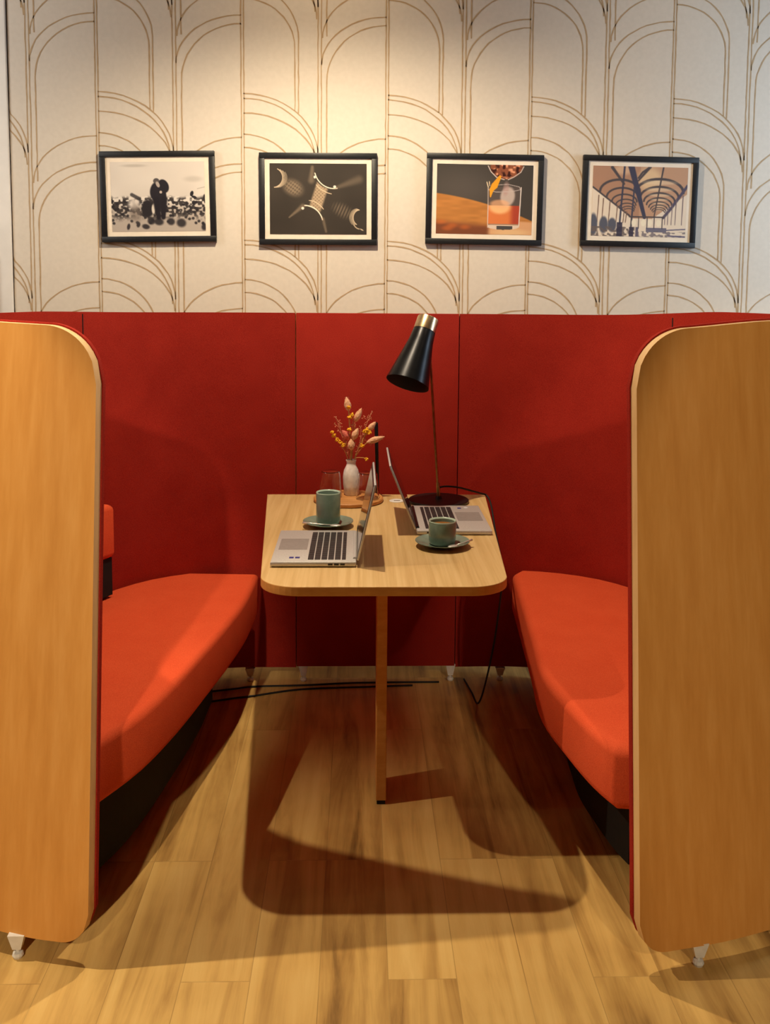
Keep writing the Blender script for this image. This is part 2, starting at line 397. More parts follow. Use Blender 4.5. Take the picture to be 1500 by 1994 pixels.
LEFT = [(-0.23, 3.45), (-0.45, 3.45), (-0.62, 3.41), (-0.78, 3.31), (-0.905, 3.14), (-0.99, 2.92), (-1.03, 2.66), (-1.06, 2.42), (-1.085, 2.24), (-1.075, 2.13), (-1.00, 2.055), (-0.88, 2.005), (-0.777, 1.967), (-0.70, 1.943), (-0.62, 1.926), (-0.572, 1.914)]
RIGHT = [(0.36, 3.45), (0.58, 3.45), (0.75, 3.41), (0.91, 3.31), (1.035, 3.14), (1.13, 2.92), (1.18, 2.66), (1.19, 2.4), (1.17, 2.18), (1.09, 2.04), (0.99, 1.975), (0.883, 1.935), (0.778, 1.903), (0.66, 1.878), (0.596, 1.862)]
SEAT_L = [(-0.362, 3.36), (-0.370, 3.09), (-0.398, 2.85), (-0.432, 2.64), (-0.47, 2.42), (-0.52, 2.22), (-0.585, 2.07)]
SEAT_R = [(0.56, 3.36), (0.545, 3.14), (0.514, 2.72), (0.494, 2.46), (0.52, 2.26), (0.548, 2.12), (0.58, 2.03)]

def foot(bm, x, y, ztop):
    # tapered white sheet-metal bracket on a screw glide
    vs = []
    for z, hw, hd in ((ztop, 0.018, 0.012), (0.022, 0.009, 0.009)):
        vs.append([bm.verts.new((x + sx * hw, y + sy * hd, z)) for sx, sy in ((-1, -1), (1, -1), (1, 1), (-1, 1))])
    a, b = vs
    for k in range(4): bm.faces.new((a[k], a[(k + 1) % 4], b[(k + 1) % 4], b[k]))
    bm.faces.new(a); bm.faces.new(b[::-1])
    lathe(bm, [(0, 0.024), (0.004, 0.024), (0.004, 0.013), (0.0105, 0.012), (0.0125, 0.006), (0.010, 0.0), (0, 0.0)], 12, Matrix.Translation((x, y, 0)))

def sofa(name, label, pts, seat, side, rise, feet, cx_wall):
    t = thing(name, label, 'sofa', (0, 0, 0), 0, 'facing high-backed sofas of the booth')
    path = plan_path(pts, side)
    obj('outer_shell', shell_mesh(path, side, 0, 0.024, 0.052, 1.362, rise, 0.125, 0.065), [M_veneer, M_edge], t, 'auto')['label'] = 'oak veneer outer shell'
    obj('fabric_lining', shell_mesh(path, side, 0.0245, 0.036, 0.056, 1.366, rise, 0.125, 0.065, 0.003), M_red, t, 'auto')['label'] = 'dark red felt lining with seams'
    # seams: narrow grooves drawn as thin dark piping on the lining
    inner = shell_points(path, side, 0.0365)
    # seat: inner edge from the drawing, the rest follows the shell
    ins = shell_points(path, side, 0.038)
    wall = [(p.x, p.y + lean(q.y, 0.4)) for p, q in zip(ins, path) if abs(p.x - cx_wall) > 0 and q.y > 1.9]
    wall = [p for i, p in enumerate(wall) if i % 2 == 0]
    front = [(p.x, p.y) for p in spline([(x, y, 0) for x, y in seat], 4)]
    edge = front[0][0]
    wall = [p for p in wall if (p[0] < edge - 0.02 if side < 0 else p[0] > edge + 0.02) and (p[0] < front[-1][0] - 0.01 if side < 0 else p[0] > front[-1][0] + 0.01)]
    outline = wall[::-1] if False else wall
    outline = list(wall) + front[::-1]
    bm = bmesh.new(); slab(bm, outline, 0.275, 0.43, 0.05, 6)
    s = obj('seat', bm, M_seat, t, True)
    cxm = sum(p[0] for p in outline) / len(outline); cym = sum(p[1] for p in outline) / len(outline)
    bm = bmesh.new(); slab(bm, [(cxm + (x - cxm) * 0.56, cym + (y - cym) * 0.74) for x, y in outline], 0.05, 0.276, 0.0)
    obj('seat_base', bm, M_dark, t)['label'] = 'recessed base under the seat, near-black to stand in for shade'  # assumed block, its near-black colour stands in for the shade below the seat
    for fx, fy, zt in feet:
        bm = bmesh.new(); foot(bm, fx, fy, zt); obj('foot', bm, M_white_metal, t)
    # lumbar cushion and its support follow the curve of the shell
    def band(ymax, o0, o1, z0, z1, bev):
        A_ = shell_points(path, side, o0); B_ = shell_points(path, side, o1)
        k_ = [i for i, p in enumerate(path) if 2.35 < p.y < ymax and abs(p.x - 0.065) > 0.6]
        ol = [(A_[i].x, A_[i].y + lean(path[i].y, (z0 + z1) / 2)) for i in k_[::2] + k_[-1:]] + [(B_[i].x, B_[i].y + lean(path[i].y, (z0 + z1) / 2)) for i in (k_[::2] + k_[-1:])[::-1]]
        b_ = bmesh.new(); slab(b_, ol, z0, z1, bev, 4); return b_
    obj('lumbar_cushion', band(3.17, 0.036, 0.115, 0.565, 0.745, 0.02), M_seat, t, 'auto')
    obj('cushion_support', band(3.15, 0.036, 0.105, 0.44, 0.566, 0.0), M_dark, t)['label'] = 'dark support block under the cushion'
    return t, path
left, lp = sofa('high_back_sofa', 'left high-backed red booth sofa with oak shell, white laptop side of table', LEFT, SEAT_L, -1, 0.010, [(-0.735, 1.958, 0.055), (-0.40, 3.425, 0.05), (-1.0, 2.7, 0.05)], 9)
right, rp = sofa('high_back_sofa', 'right high-backed red booth sofa with oak shell, under the desk lamp side', RIGHT, SEAT_R, 1, 0.022, [(0.737, 1.908, 0.055), (0.53, 3.425, 0.05), (1.14, 2.7, 0.05)], 9)

# vertical seams of the lining
def seam(parent, x, y, z0=0.06, z1=1.36, w_=0.0022):
    bm = bmesh.new(); tube(bm, [(x, y, z0), (x, y, z1)], w_, 6); obj('seam', bm, M_dark, parent)
q = shell_points(lp, -1, 0.0365)
c = min(range(len(q)), key=lambda i: abs(q[i].y - 3.1) + (0 if q[i].x < -0.5 else 9)); bm = bmesh.new()
tube(bm, [(q[c].x, q[c].y + lean(lp[c].y, z), z) for z in (0.45, 0.9, 1.365)], 0.002, 6); obj('seam', bm, M_dark, left)
q = shell_points(rp, 1, 0.0365)
c = min(range(len(q)), key=lambda i: abs(q[i].y - 3.1) + (0 if q[i].x > 0.5 else 9)); bm = bmesh.new()
tube(bm, [(q[c].x, q[c].y + lean(rp[c].y, z), z) for z in (0.45, 0.9, 1.365)], 0.002, 6); obj('seam', bm, M_dark, right)

t = thing('privacy_screen', 'flat red felt screen panel joining the two sofas behind the table', 'screen')
bm = bmesh.new(); box(bm, (-0.2299, 3.43, 0.06), (0.3599, 3.45, 1.362), 0.002); obj('backing_board', bm, M_veneer, t)
bm = bmesh.new(); box(bm, (-0.2278, 3.412, 0.06), (0.3578, 3.4295, 1.366), 0.0015); obj('fabric_lining', bm, M_red, t, 'auto')
for fx in (-0.203, 0.344):
    bm = bmesh.new(); foot(bm, fx, 3.425, 0.065); obj('foot', bm, M_white_metal, t)

# ------------------------------------------------------------ table
KT = 1.0214
TZ = 0.725
def T(x, y): return (x * KT, y * KT)
def table():
    t = thing('booth_table', 'oak veneer booth table narrowing to rounded front corners on one leg', 'table', (0.066, 2.6, 0))
    r = 0.10
    pts = [(-0.325, 3.33), (0.45, 3.33)]
    # right front rounded corner, then left
    fr = (0.392, 2.27 * 1.0); fl = (-0.26, 2.27)
    yb = 2.262
    xr0, xl0 = 0.378, -0.248
    rightc = [(xr0 - r + r * math.sin(a), yb + r - r * math.cos(a)) for a in [PI / 2 * (1 - k / 10) for k in range(11)]]
    leftc = [(xl0 + r - r * math.sin(a), yb + r - r * math.cos(a)) for a in [PI / 2 * k / 10 for k in range(11)]]
    pts = pts + rightc + leftc
    bm = bmesh.new(); slab(bm, pts, TZ - 0.024, TZ, 0.002, 2)
    bmesh.ops.recalc_face_normals(bm, faces=bm.faces[:])
    for f in bm.faces:
        f.normal_update(); f.material_index = 0 if f.normal.z > 0.7 else 1
    bmesh.ops.translate(bm, verts=bm.verts, vec=(-0.066, -2.6, 0))
    obj('tabletop', bm, [M_table, M_tedge], t)
    bm = bmesh.new(); box(bm, (-0.0145, -0.04, 0.012), (0.0145, 0.10, TZ - 0.0245), 0.002)
    lg = obj('leg', bm, M_tedge, t)
    bm = bmesh.new(); box(bm, (-0.012, -0.037, 0), (0.012, 0.095, 0.012), 0.001); obj('foot_pad', bm, M_rubber, lg)
    bm = bmesh.new(); lathe(bm, [(0, 0), (0.026, 0), (0.026, 0.002), (0.024, 0.003), (0.019, 0.0032), (0.018, 0.0022), (0, 0.0022)], 28, Matrix.Translation((0.131 - 0.066, 3.22 - 2.6, TZ)))
    s = obj('cable_grommet', bm, M_white, t, 'auto'); s['label'] = 'white oval socket cover'
    bm = bmesh.new(); box(bm, (0.12 - 0.066, 3.215 - 2.6, TZ + 0.002), (0.142 - 0.066, 3.225 - 2.6, TZ + 0.0028)); obj('slot', bm, M_alu_pad, s)
    return t
table()

# ------------------------------------------------------------ laptops
def laptop(label, loc, d, lean_x, hgt, dark, sticker):
    """base runs from the hinge (x=0) to x=d*0.225; lid rises from the hinge and tips away"""
    t = thing('laptop', label, 'laptop', loc, 0, 'open silver laptops on the booth table')
    W_, D_, th = 0.225, 0.335, 0.015
    def B(x0, y0, z0, x1, y1, z1, bev=0.0, seg=2):
        bm = bmesh.new(); xa, xb = sorted((d * x0, d * x1)); box(bm, (xa, y0, z0), (xb, y1, z1), bev, seg); return bm
    base = obj('base', B(0.0, 0, 0.002, W_, D_, th, 0.004), M_alu, t, 'auto')
    obj('touchpad', B(0.135, 0.12, th - 0.0005, 0.213, 0.235, th + 0.0004), M_alu_pad, base)
    bm = bmesh.new()
    for c in range(6):
        x0 = 0.024 + c * 0.0178; wd = 0.0148 if c else 0.010
        if c == 0: x0 += 0.004
        n = 15 if c < 5 else 9; y = 0.022; span = 0.285
        ks = [1.0] * n
        if c == 5: ks = [1, 1, 1, 1, 5, 1, 1, 1, 1.5]
        tot = sum(ks); u = span / tot
        for kk in ks:
            xa, xb = sorted((d * x0, d * (x0 + wd)))
            box(bm, (xa, y + 0.0008, th - 0.0005), (xb, y + kk * u - 0.0008, th + 0.0012)); y += kk * u
    obj('keyboard', bm, M_key, base)['label'] = 'dark chiclet keys'
    bm = bmesh.new()
    for k in range(3):
        xa, xb = sorted((d * (0.03 + k * 0.016), d * (0.042 + k * 0.016)))
        box(bm, (xa, -0.0006, 0.006), (xb, 0.002, 0.011))
    obj('side_ports', bm, M_bezel, base)
    if sticker:
        bm = bmesh.new(); xa, xb = sorted((d * 0.15, d * 0.162)); box(bm, (xa, 0.035, th), (xb, 0.049, th + 0.0004))
        xa, xb = sorted((d * 0.166, d * 0.178)); box(bm, (xa, 0.035, th), (xb, 0.049, th + 0.0004)); obj('sticker', bm, M_sticker, base)
    else:
        bm = bmesh.new(); lathe(bm, [(0, 0), (0.007, 0), (0.007, 0.0004), (0, 0.0004)], 16, Matrix.Translation((d * 0.178, 0.30, th))); obj('sticker', bm, M_sticker2, base)
        bm = bmesh.new(); xa, xb = sorted((d * 0.150, d * 0.162)); box(bm, (xa, 0.285, th), (xb, 0.300, th + 0.0004)); obj('sticker', bm, M_sticker, base)
    bm = bmesh.new(); tube(bm, [(d * 0.004, 0.03, th), (d * 0.004, D_ - 0.03, th)], 0.0055, 10); obj('hinge', bm, M_bezel if dark else M_alu, base)
    # lid
    L_ = math.hypot(lean_x, hgt); a = math.atan2(lean_x, hgt)
    Mx = Matrix.Translation((0, 0, th)) @ Matrix.Rotation(-d * a, 4, 'Y')
    def LB(x0, y0, z0, x1, y1, z1, bev=0.0):
        b_ = bmesh.new(); xa, xb = sorted((x0, x1)); box(b_, (xa, y0, z0), (xb, y1, z1), bev, 2); bmesh.ops.transform(b_, matrix=Mx, verts=b_.verts); return b_
    lid = obj('lid', LB(-0.006 * d, 0, 0.004, 0.0, D_, L_, 0.0025), M_alu, t, 'auto')
    obj('bezel', LB(0, 0.003, 0.006, 0.0008 * d, D_ - 0.003, L_ - 0.003), M_bezel, lid)
    obj('display', LB(0.0008 * d, 0.010, 0.024, 0.0012 * d, D_ - 0.010, L_ - 0.012), M_screen, lid)
    return t
laptop('open silver laptop facing the left sofa, in front of the tall cup', (-0.006, 2.425, TZ), -1, 0.046, 0.205, False, True)
laptop('open silver laptop facing the right sofa, beside the lamp foot', (0.172, 2.755, TZ), 1, 0.078, 0.195, True, False)

# ------------------------------------------------------------ cups, saucers, spoons
def saucer(label, x, y):
    bm = bmesh.new()
    lathe(bm, [(0, 0.002), (0.026, 0.002), (0.028, 0), (0.032, 0.002), (0.055, 0.009), (0.074, 0.0155), (0.0775, 0.0175), (0.077, 0.019), (0.073, 0.0175), (0.054, 0.0115), (0.034, 0.0065), (0, 0.006)], 48)
    return tag(obj('saucer', bm, M_cup, None, 'auto', (x, y, TZ)), label, 'saucer', 'green saucers')
def cup(label, x, y, r, h, coffee, ang):
    t = thing('coffee_cup', label, 'cup', (x, y, TZ + 0.0066), ang, 'green coffee cups')
    bm = bmesh.new()
    lathe(bm, [(0, 0.003), (r * 0.78, 0.003), (r * 0.82, 0), (r * 0.93, 0.003), (r * 0.985, 0.010), (r, 0.022), (r, h - 0.002), (r - 0.0012, h), (r - 0.003, h - 0.001), (r - 0.0045, h - 0.006), (r - 0.0045, 0.02), (r * 0.8, 0.008), (0, 0.007)], 48)
    b = obj('body', bm, M_cup, t, 'auto')
    bm = bmesh.new(); lathe(bm, [(r + 0.0003, h - 0.0022), (r - 0.001, h + 0.0006), (r - 0.0030, h - 0.0006), (r - 0.0046, h - 0.004), (r - 0.001, h - 0.003)], 48, closed=True); obj('rim', bm, M_cuprim, t, 'auto')['label'] = 'pale glazed rim'
    bm = bmesh.new(); hz = h * 0.55; hh = h * 0.28
    tube(bm, [(r - 0.003 + 0.024 * math.sin(a), 0, hz + hh * math.cos(a)) for a in [PI * k / 12 for k in range(13)]], 0.0042, 10); obj('handle', bm, M_cup, t, 'auto')
    if coffee:
        bm = bmesh.new(); lathe(bm, [(0, h - 0.012), (r - 0.0052, h - 0.012), (r - 0.0052, h - 0.014), (0, h - 0.014)], 40); obj('coffee', bm, M_coffee, t)['label'] = 'milky brown coffee'
    return t
def spoon(label, tip, bowl, z):
    a = Vector((*tip, z + 0.004)); b = Vector((*bowl, z)); d_ = (b - a).normalized(); L_ = (b - a).length
    bm = bmesh.new(); n = Vector((-d_.y, d_.x, 0)).normalized()
    tube(bm, [a, a + d_ * L_ * 0.3, a + d_ * L_ * 0.6, b], [0.0035, 0.0025, 0.0018, 0.002], 8)
    r = bmesh.ops.create_icosphere(bm, subdivisions=3, radius=1)
    R_ = Matrix((( d_.x, n.x, 0), (d_.y, n.y, 0), (0, 0, 1))).to_4x4()
    bmesh.ops.transform(bm, matrix=Matrix.Translation(b + d_ * 0.014) @ R_ @ Matrix.Diagonal((0.017, 0.011, 0.0035, 1)), verts=r['verts'])
    return tag(obj('teaspoon', bm, M_spoon, None, True), label, 'spoon', 'steel teaspoons')
Lx, Ly = -0.092 * KT, 2.865
Rx, Ry = 0.232 * KT, 2.632
saucer('green saucer under the tall cup', Lx, Ly)
saucer('green saucer under the low cup of coffee', Rx, Ry)
cup('tall green cup on a saucer behind the left laptop', Lx, Ly + 0.012, 0.0375, 0.098, False, 1.9)
cup('low green cup filled with coffee near the right table edge', Rx, Ry + 0.005, 0.0390, 0.068, True, 1.1)
spoon('steel teaspoon lying across the front of the tall cup\'s saucer', (Lx - 0.076, Ly - 0.040), (Lx + 0.010, Ly - 0.050), TZ + 0.0165)
spoon('steel teaspoon sticking out to the right of the coffee-filled cup', (Rx + 0.083, Ry - 0.005), (Rx + 0.035, Ry - 0.046), TZ + 0.0165)

# ------------------------------------------------------------ tray, glasses, vase, flowers
TX, TY = -0.036, 3.222
bm = bmesh.new(); lathe(bm, [(0, 0), (0.112, 0), (0.119, 0.003), (0.120, 0.012), (0.117, 0.015), (0.112, 0.0125), (0, 0.012)], 56)
tag(obj('serving_tray', bm, M_tray, None, 'auto', (TX, TY, TZ)), 'round wooden tray holding vase and glasses at the back of the table', 'tray')
ZT = TZ + 0.0122
def tumbler(label, x, y):
    bm = bmesh.new()   # upside down, wider mouth resting on the tray
    prof = [(0, 0.092), (0.026, 0.092), (0.0305, 0.090), (0.033, 0.085), (0.0405, 0.0), (0.0393, 0.0), (0.0320, 0.083), (0.0295, 0.0875), (0.025, 0.0895), (0, 0.0895)]
    lathe(bm, prof, 40)
    return tag(obj('tumbler', bm, M_glass, None, 'auto', (x, y, ZT)), label, 'glass', 'upturned clear tumblers')
tumbler('clear tumbler upside down on the tray, left of the vase', -0.0985, 3.232)
tumbler('clear tumbler upside down on the tray, right of the vase', 0.030, 3.205)
VX, VY = -0.0275, 3.265
bm = bmesh.new()
lathe(bm, [(0, 0), (0.020, 0), (0.023, 0.004), (0.0275, 0.035), (0.0285, 0.065), (0.025, 0.088), (0.0175, 0.103), (0.0150, 0.112), (0.0185, 0.124), (0.0165, 0.124), (0.0130, 0.112), (0.015, 0.10), (0.022, 0.085), (0.024, 0.06), (0.02, 0.01), (0, 0.008)], 40)
tag(obj('vase', bm, M_vase, None, 'auto', (VX, VY, ZT)), 'small white ceramic vase of dried flowers on the round tray', 'vase')
MZ = ZT + 0.122
S_ = 1 / 3.75 / 560
def fl(px, py, dy=0.0): return Vector((VX + (px - 400) * S_, VY + dy, MZ + (1115 - py) * S_))
def stem_curve(tip, bend=0.0):
    base = Vector((VX + rnd.uniform(-0.008, 0.008), VY + rnd.uniform(-0.008, 0.008), MZ - 0.09))
    mouth = Vector((VX + max(-0.010, min(0.010, (tip.x - VX) * 0.2)), VY + max(-0.009, min(0.009, (tip.y - VY) * 0.4)), MZ))
    mid = mouth.lerp(tip, 0.55) + Vector((bend, 0, 0.008))
    return spline([base, mouth, mid, tip], 6)
def grass(label, tip, base, dy, m, rad=0.0085):
    rad *= 1.22
    a = fl(*tip, dy); b = fl(*base, dy * 0.9)
    t = thing('bunny_tail_grass', label, 'dried grass', tuple(b), 0, 'dried grass heads in the vase')
    bm = bmesh.new(); tube(bm, [p - b for p in stem_curve(b)], 0.0013, 6); obj('stem', bm, M_stem, t)
    bm = bmesh.new(); d_ = (a - b); L_ = d_.length
    r = bmesh.ops.create_icosphere(bm, subdivisions=4, radius=1)
    for v in bm.verts:
        k = (v.co.z + 1) / 2
        f = (0.62 + 0.55 * math.sin(PI * min(k * 1.05, 1)) ** 0.8) * (1 - 0.35 * k) * rnd.uniform(0.86, 1.12)
        v.co.x *= rad * f; v.co.y *= rad * f; v.co.z *= L_ * 0.56
    # bristles
    for i in range(70):
        z = rnd.uniform(-0.45, 0.5) * L_; an = rnd.uniform(0, 2 * PI); rr = rad * (0.75 - 0.3 * (z / L_))
        p = Vector((rr * math.cos(an), rr * math.sin(an), z)); q_ = p * 1.0 + Vector((0.0028 * math.cos(an), 0.0028 * math.sin(an), 0.0045))
        s_ = Vector((-math.sin(an), math.cos(an), 0)) * 0.0004
        bm.faces.new([bm.verts.new(c_) for c_ in (p - s_, p + s_, q_)])
    Q = Vector((0, 0, 1)).rotation_difference(d_.normalized()).to_matrix().to_4x4()
    bmesh.ops.transform(bm, matrix=Matrix.Translation(d_ / 2) @ Q, verts=bm.verts)
    obj('flower_head', bm, m, t, True); return t
grass('tallest pale dried bunny-tail grass standing at the top of the vase', (364, 655), (380, 750), 0.0, M_tail, 0.0095)
grass('pale dried bunny-tail grass leaning just right of the tallest one', (472, 738), (428, 832), 0.01, M_tail, 0.009)
grass('dried bunny-tail grass head above the long slanting one at right', (574, 832), (525, 890), -0.01, M_tail, 0.008)
grass('long dried bunny-tail grass pointing furthest right over the glass', (636, 936), (518, 975), -0.02, M_tail, 0.0088)
grass('short peach bunny-tail grass in the middle of the bouquet', (448, 878), (412, 958), -0.012, M_tail, 0.0095)
grass('pink dried grass head leaning left in the middle of the bouquet', (335, 893), (388, 955), -0.012, M_tailp, 0.0095)
grass('pale dried bunny-tail grass lowest in the bouquet, above the vase mouth', (398, 955), (402, 1030), -0.02, M_tail, 0.010)

def sprig(label, pts, dy):
    b = fl(*pts[0], dy); t = thing('yellow_flower_sprig', label, 'dried flower', tuple(b), 0, 'yellow dried flowers in the vase')
    bm = bmesh.new(); tube(bm, [p - b for p in stem_curve(b, 0.002)], 0.0012, 6)
    for p in pts[1:]:
        a = fl(*p, dy + rnd.uniform(-0.006, 0.006)); root = stem_curve(b)[14]; tube(bm, [root - b, root.lerp(a, 0.6) - b + Vector((0, 0, -0.003)), a - b], 0.0006, 5)
    obj('stem', bm, M_stem, t)
    for p in pts:
        a = fl(*p, dy + rnd.uniform(-0.004, 0.004)) - b; bm = bmesh.new()
        for k in range(9):
            an = rnd.uniform(0, 2 * PI); el = rnd.uniform(-0.8, 1.2)
            v = Vector((math.cos(an) * math.cos(el), math.sin(an) * math.cos(el), math.sin(el))) * 0.0046
            r = bmesh.ops.create_icosphere(bm, subdivisions=2, radius=1)
            Q = Vector((0, 0, 1)).rotation_difference(v.normalized()).to_matrix().to_4x4()
            bmesh.ops.transform(bm, matrix=Matrix.Translation(a + v) @ Q @ Matrix.Diagonal((0.0038, 0.0027, 0.0048, 1)), verts=r['verts'])
        obj('flower', bm, M_yel, t, True)
sprig('yellow dried flower sprig directly under the tallest grass head', [(380, 728), (388, 798), (405, 780)], -0.008)
sprig('yellow dried flower sprig furthest left of the bouquet', [(262, 912), (276, 935), (298, 962), (322, 978)], -0.004)
sprig('yellow dried flower sprig in the centre left of the bouquet', [(388, 886), (345, 1000)], -0.018)
sprig('yellow dried flower sprig on the right side of the bouquet', [(515, 885), (500, 900), (530, 905), (480, 1000)], -0.014)
sprig('small yellow flower drooping low beside the vase mouth', [(515, 1100)], -0.02)
def twig(label, pts, dy):
    b = fl(*pts[0], dy); t = thing('dried_twig', label, 'dried twig', tuple(b), 0, 'fine dried twigs in the vase')
    bm = bmesh.new(); sc_ = stem_curve(b); tube(bm, [p - b for p in sc_], 0.0012, 5)
    for p in pts[1:]:
        a = fl(*p, dy + rnd.uniform(-0.01, 0.01)); root = sc_[rnd.choice((10, 12, 14, 15))]; tube(bm, [root - b, root.lerp(a, 0.55) - b + Vector((0, 0, -0.002)), a - b], 0.0009, 5)
    obj('stem', bm, M_twig, t)
    bm = bmesh.new()
    for p in pts:
        a = fl(*p, dy) - b
        for k in range(5):
            c_ = a + Vector((rnd.uniform(-0.005, 0.005), rnd.uniform(-0.004, 0.004), rnd.uniform(-0.012, 0.004)))
            r = bmesh.ops.create_icosphere(bm, subdivisions=1, radius=0.0021); bmesh.ops.translate(bm, verts=r['verts'], vec=c_)
    obj('seed_buds', bm, M_twig, t, True)
twig('fine pinkish dried twig spreading at the upper left of the bouquet', [(285, 795), (280, 850), (300, 885), (325, 850), (335, 905), (310, 820)], 0.006)
twig('fine pinkish dried twig reaching up at the upper right of the bouquet', [(548, 762), (520, 800), (488, 798), (500, 840), (470, 870), (535, 790)], 0.008)
twig('straw coloured dried twig fanning right of the bouquet centre', [(500, 960), (470, 940), (540, 985), (455, 1000), (485, 905)], -0.006)
twig('short straw coloured twig dense just above the vase mouth', [(420, 1000), (385, 1010), (440, 1030), (410, 960), (430, 985), (375, 1045)], -0.012)
twig('thin pale twig rising between the two upper grass heads', [(415, 800), (405, 860), (425, 900), (400, 930), (420, 845)], 0.004)
twig('straw coloured dried twig fanning left of the bouquet centre', [(345, 930), (360, 985), (330, 1010), (372, 1040), (352, 960)], 0.0)

t = thing('menu_stand', 'slim black upright stand seen edge-on behind the tray', 'stand', (0.0665, 3.30, TZ))
bm = bmesh.new(); vs = box(bm, (-0.0065, -0.012, 0.004), (0.0065, 0.012, 0.262), 0.002)
for v in bm.verts: v.co.x *= 0.75 + 0.25 * min(1, v.co.z / 0.12); v.co.x -= (v.co.z) * 0.028
obj('upright', bm, M_black, t, 'auto')
bm = bmesh.new(); box(bm, (-0.012, -0.02, 0), (0.012, 0.02, 0.005), 0.0015); obj('base', bm, M_black, t)

# ------------------------------------------------------------ desk lamp
def lamp():
    bx, by = 0.2735, 3.205
    t = thing('desk_lamp', 'tall black desk lamp with tilted cone shade and brass pole', 'lamp', (bx, by, TZ))
    O = Vector((bx, by, TZ))
    bm = bmesh.new(); lathe(bm, [(0, 0), (0.100, 0), (0.103, 0.002), (0.1035, 0.009), (0.101, 0.0115), (0.012, 0.013), (0.010, 0.022), (0, 0.022)], 64); obj('base', bm, M_black, t, 'auto')
    # points found in the photograph, all at the lamp's own distance
    topj = Vector((0.2385, 3.188, 1.218)) - O
    bm = bmesh.new(); tube(bm, [Vector((0, 0, 0.01)), topj], 0.0045, 14); obj('pole', bm, M_brass, t, 'auto')
    bm = bmesh.new(); tube(bm, [Vector((0, 0, 0.018)), Vector((0, 0, 0.018)) + (topj * 0.1)], 0.0065, 14); obj('pole_collar', bm, M_brass, t, 'auto')
    # shade: axis from the cap down to the mouth
    C0 = Vector((0.2285, 3.155, 1.357)) - O; C1 = Vector((0.1560, 3.070, 1.147)) - O
    ax = (C1 - C0); L_ = ax.length
    Q = Vector((0, 0, 1)).rotation_difference(ax.normalized()).to_matrix().to_4x4(); Mx = Matrix.Translation(C0) @ Q
    k0 = 0.047
    bm = bmesh.new(); lathe(bm, [(0.036, k0), (0.0375, k0 + 0.004), (0.041, k0 + 0.04), (0.052, k0 + 0.095), (0.072, L_), (0.0715, L_ + 0.001)], 56, Mx)
    sh = obj('lamp_shade', bm, M_shade, t, 'auto')
    bm = bmesh.new(); lathe(bm, [(0.0715, L_ + 0.001), (0.0700, L_), (0.0505, k0 + 0.095), (0.0395, k0 + 0.04), (0.030, k0 + 0.006), (0, k0 + 0.006)], 56, Mx); obj('shade_lining', bm, M_shade_in, sh, True)
    bm = bmesh.new(); lathe(bm, [(0, 0), (0.030, 0), (0.035, 0.002), (0.036, 0.006), (0.0375, k0 + 0.001), (0, k0 + 0.001)], 48, Mx); obj('top_cap', bm, M_steel, sh, 'auto')['label'] = 'brushed brass cap'
    bm = bmesh.new(); lathe(bm, [(0, k0 + 0.01), (0.012, k0 + 0.01), (0.012, k0 + 0.04), (0.02, k0 + 0.06), (0.023, k0 + 0.08), (0.017, k0 + 0.098), (0, k0 + 0.104)], 24, Mx)
    obj('bulb', bm, M_paper, sh, True)
    pj = C0.lerp(C1, 0.62) + Vector((0.030, 0.042, 0))
    bm = bmesh.new(); tube(bm, [topj, pj], 0.0045, 10); bmesh.ops.create_icosphere(bm, subdivisions=3, radius=0.005, matrix=Matrix.Translation(topj)); obj('pivot_joint', bm, M_brass, t, True)
    # cable: leaves the pole, arcs to the table's back corner, hangs down behind the right edge
    pts = [(0.272, 3.208, 0.775), (0.30, 3.215, 0.778), (0.345, 3.235, 0.770), (0.395, 3.262, 0.752), (0.432, 3.29, 0.737), (0.4515, 3.30, 0.728), (0.462, 3.26, 0.705), (0.463, 3.15, 0.64), (0.458, 3.0, 0.60), (0.452, 2.9, 0.56), (0.44, 2.95, 0.35), (0.43, 3.1, 0.12), (0.42, 3.2, 0.01), (0.41, 3.3, 0.006), (0.395, 3.42, 0.006)]
    bm = bmesh.new(); tube(bm, [p - O for p in spline(pts, 8)], 0.0032, 8); obj('power_cord', bm, M_rubber, t, True)
lamp()

# loose cords on the floor below the table
def cord(label, pts):
    bm = bmesh.new(); tube(bm, spline(pts, 8), 0.0035, 8); tag(obj('power_cord', bm, M_rubber, None, True), label, 'cord', 'black cords on the floor at the back')
cord('black cord on the floor curving from under the left sofa, nearer the wall', [(-0.62, 3.30, 0.004), (-0.45, 3.345, 0.004), (-0.38, 3.365, 0.004), (-0.2, 3.375, 0.004), (0.0, 3.395, 0.004), (0.3, 3.40, 0.004)])
cord('black cord on the floor from under the left sofa, nearer the table leg', [(-0.62, 3.2, 0.004), (-0.45, 3.262, 0.004), (-0.37, 3.285, 0.004), (-0.2, 3.34, 0.004), (0.05, 3.36, 0.004), (0.2, 3.37, 0.004)])

# ------------------------------------------------------------ framed pictures
def lin(c):
    c = np.clip(c, 0, 1); return np.where(c <= 0.04045, c / 12.92, ((c + 0.055) / 1.055) ** 2.4)
NW, NH = 236, 172
U_, V_ = np.meshgrid(np.linspace(0, 1, NW), np.linspace(0, 1, NH))       # v runs downwards
rg = np.random.RandomState(5)
def vnoise(sx, sy, seed):
    g = np.random.RandomState(seed).rand(sy + 2, sx + 2); x = U_ * sx; y = V_ * sy
    xi = x.astype(int); yi = y.astype(int); fx = x - xi; fy = y - yi; fx = fx * fx * (3 - 2 * fx); fy = fy * fy * (3 - 2 * fy)
    return (g[yi, xi] * (1 - fx) + g[yi, xi + 1] * fx) * (1 - fy) + (g[yi + 1, xi] * (1 - fx) + g[yi + 1, xi + 1] * fx) * fy
def mix(img, col, a): a = np.clip(a, 0, 1)[..., None]; return img * (1 - a) + np.array(col) / 255.0 * a
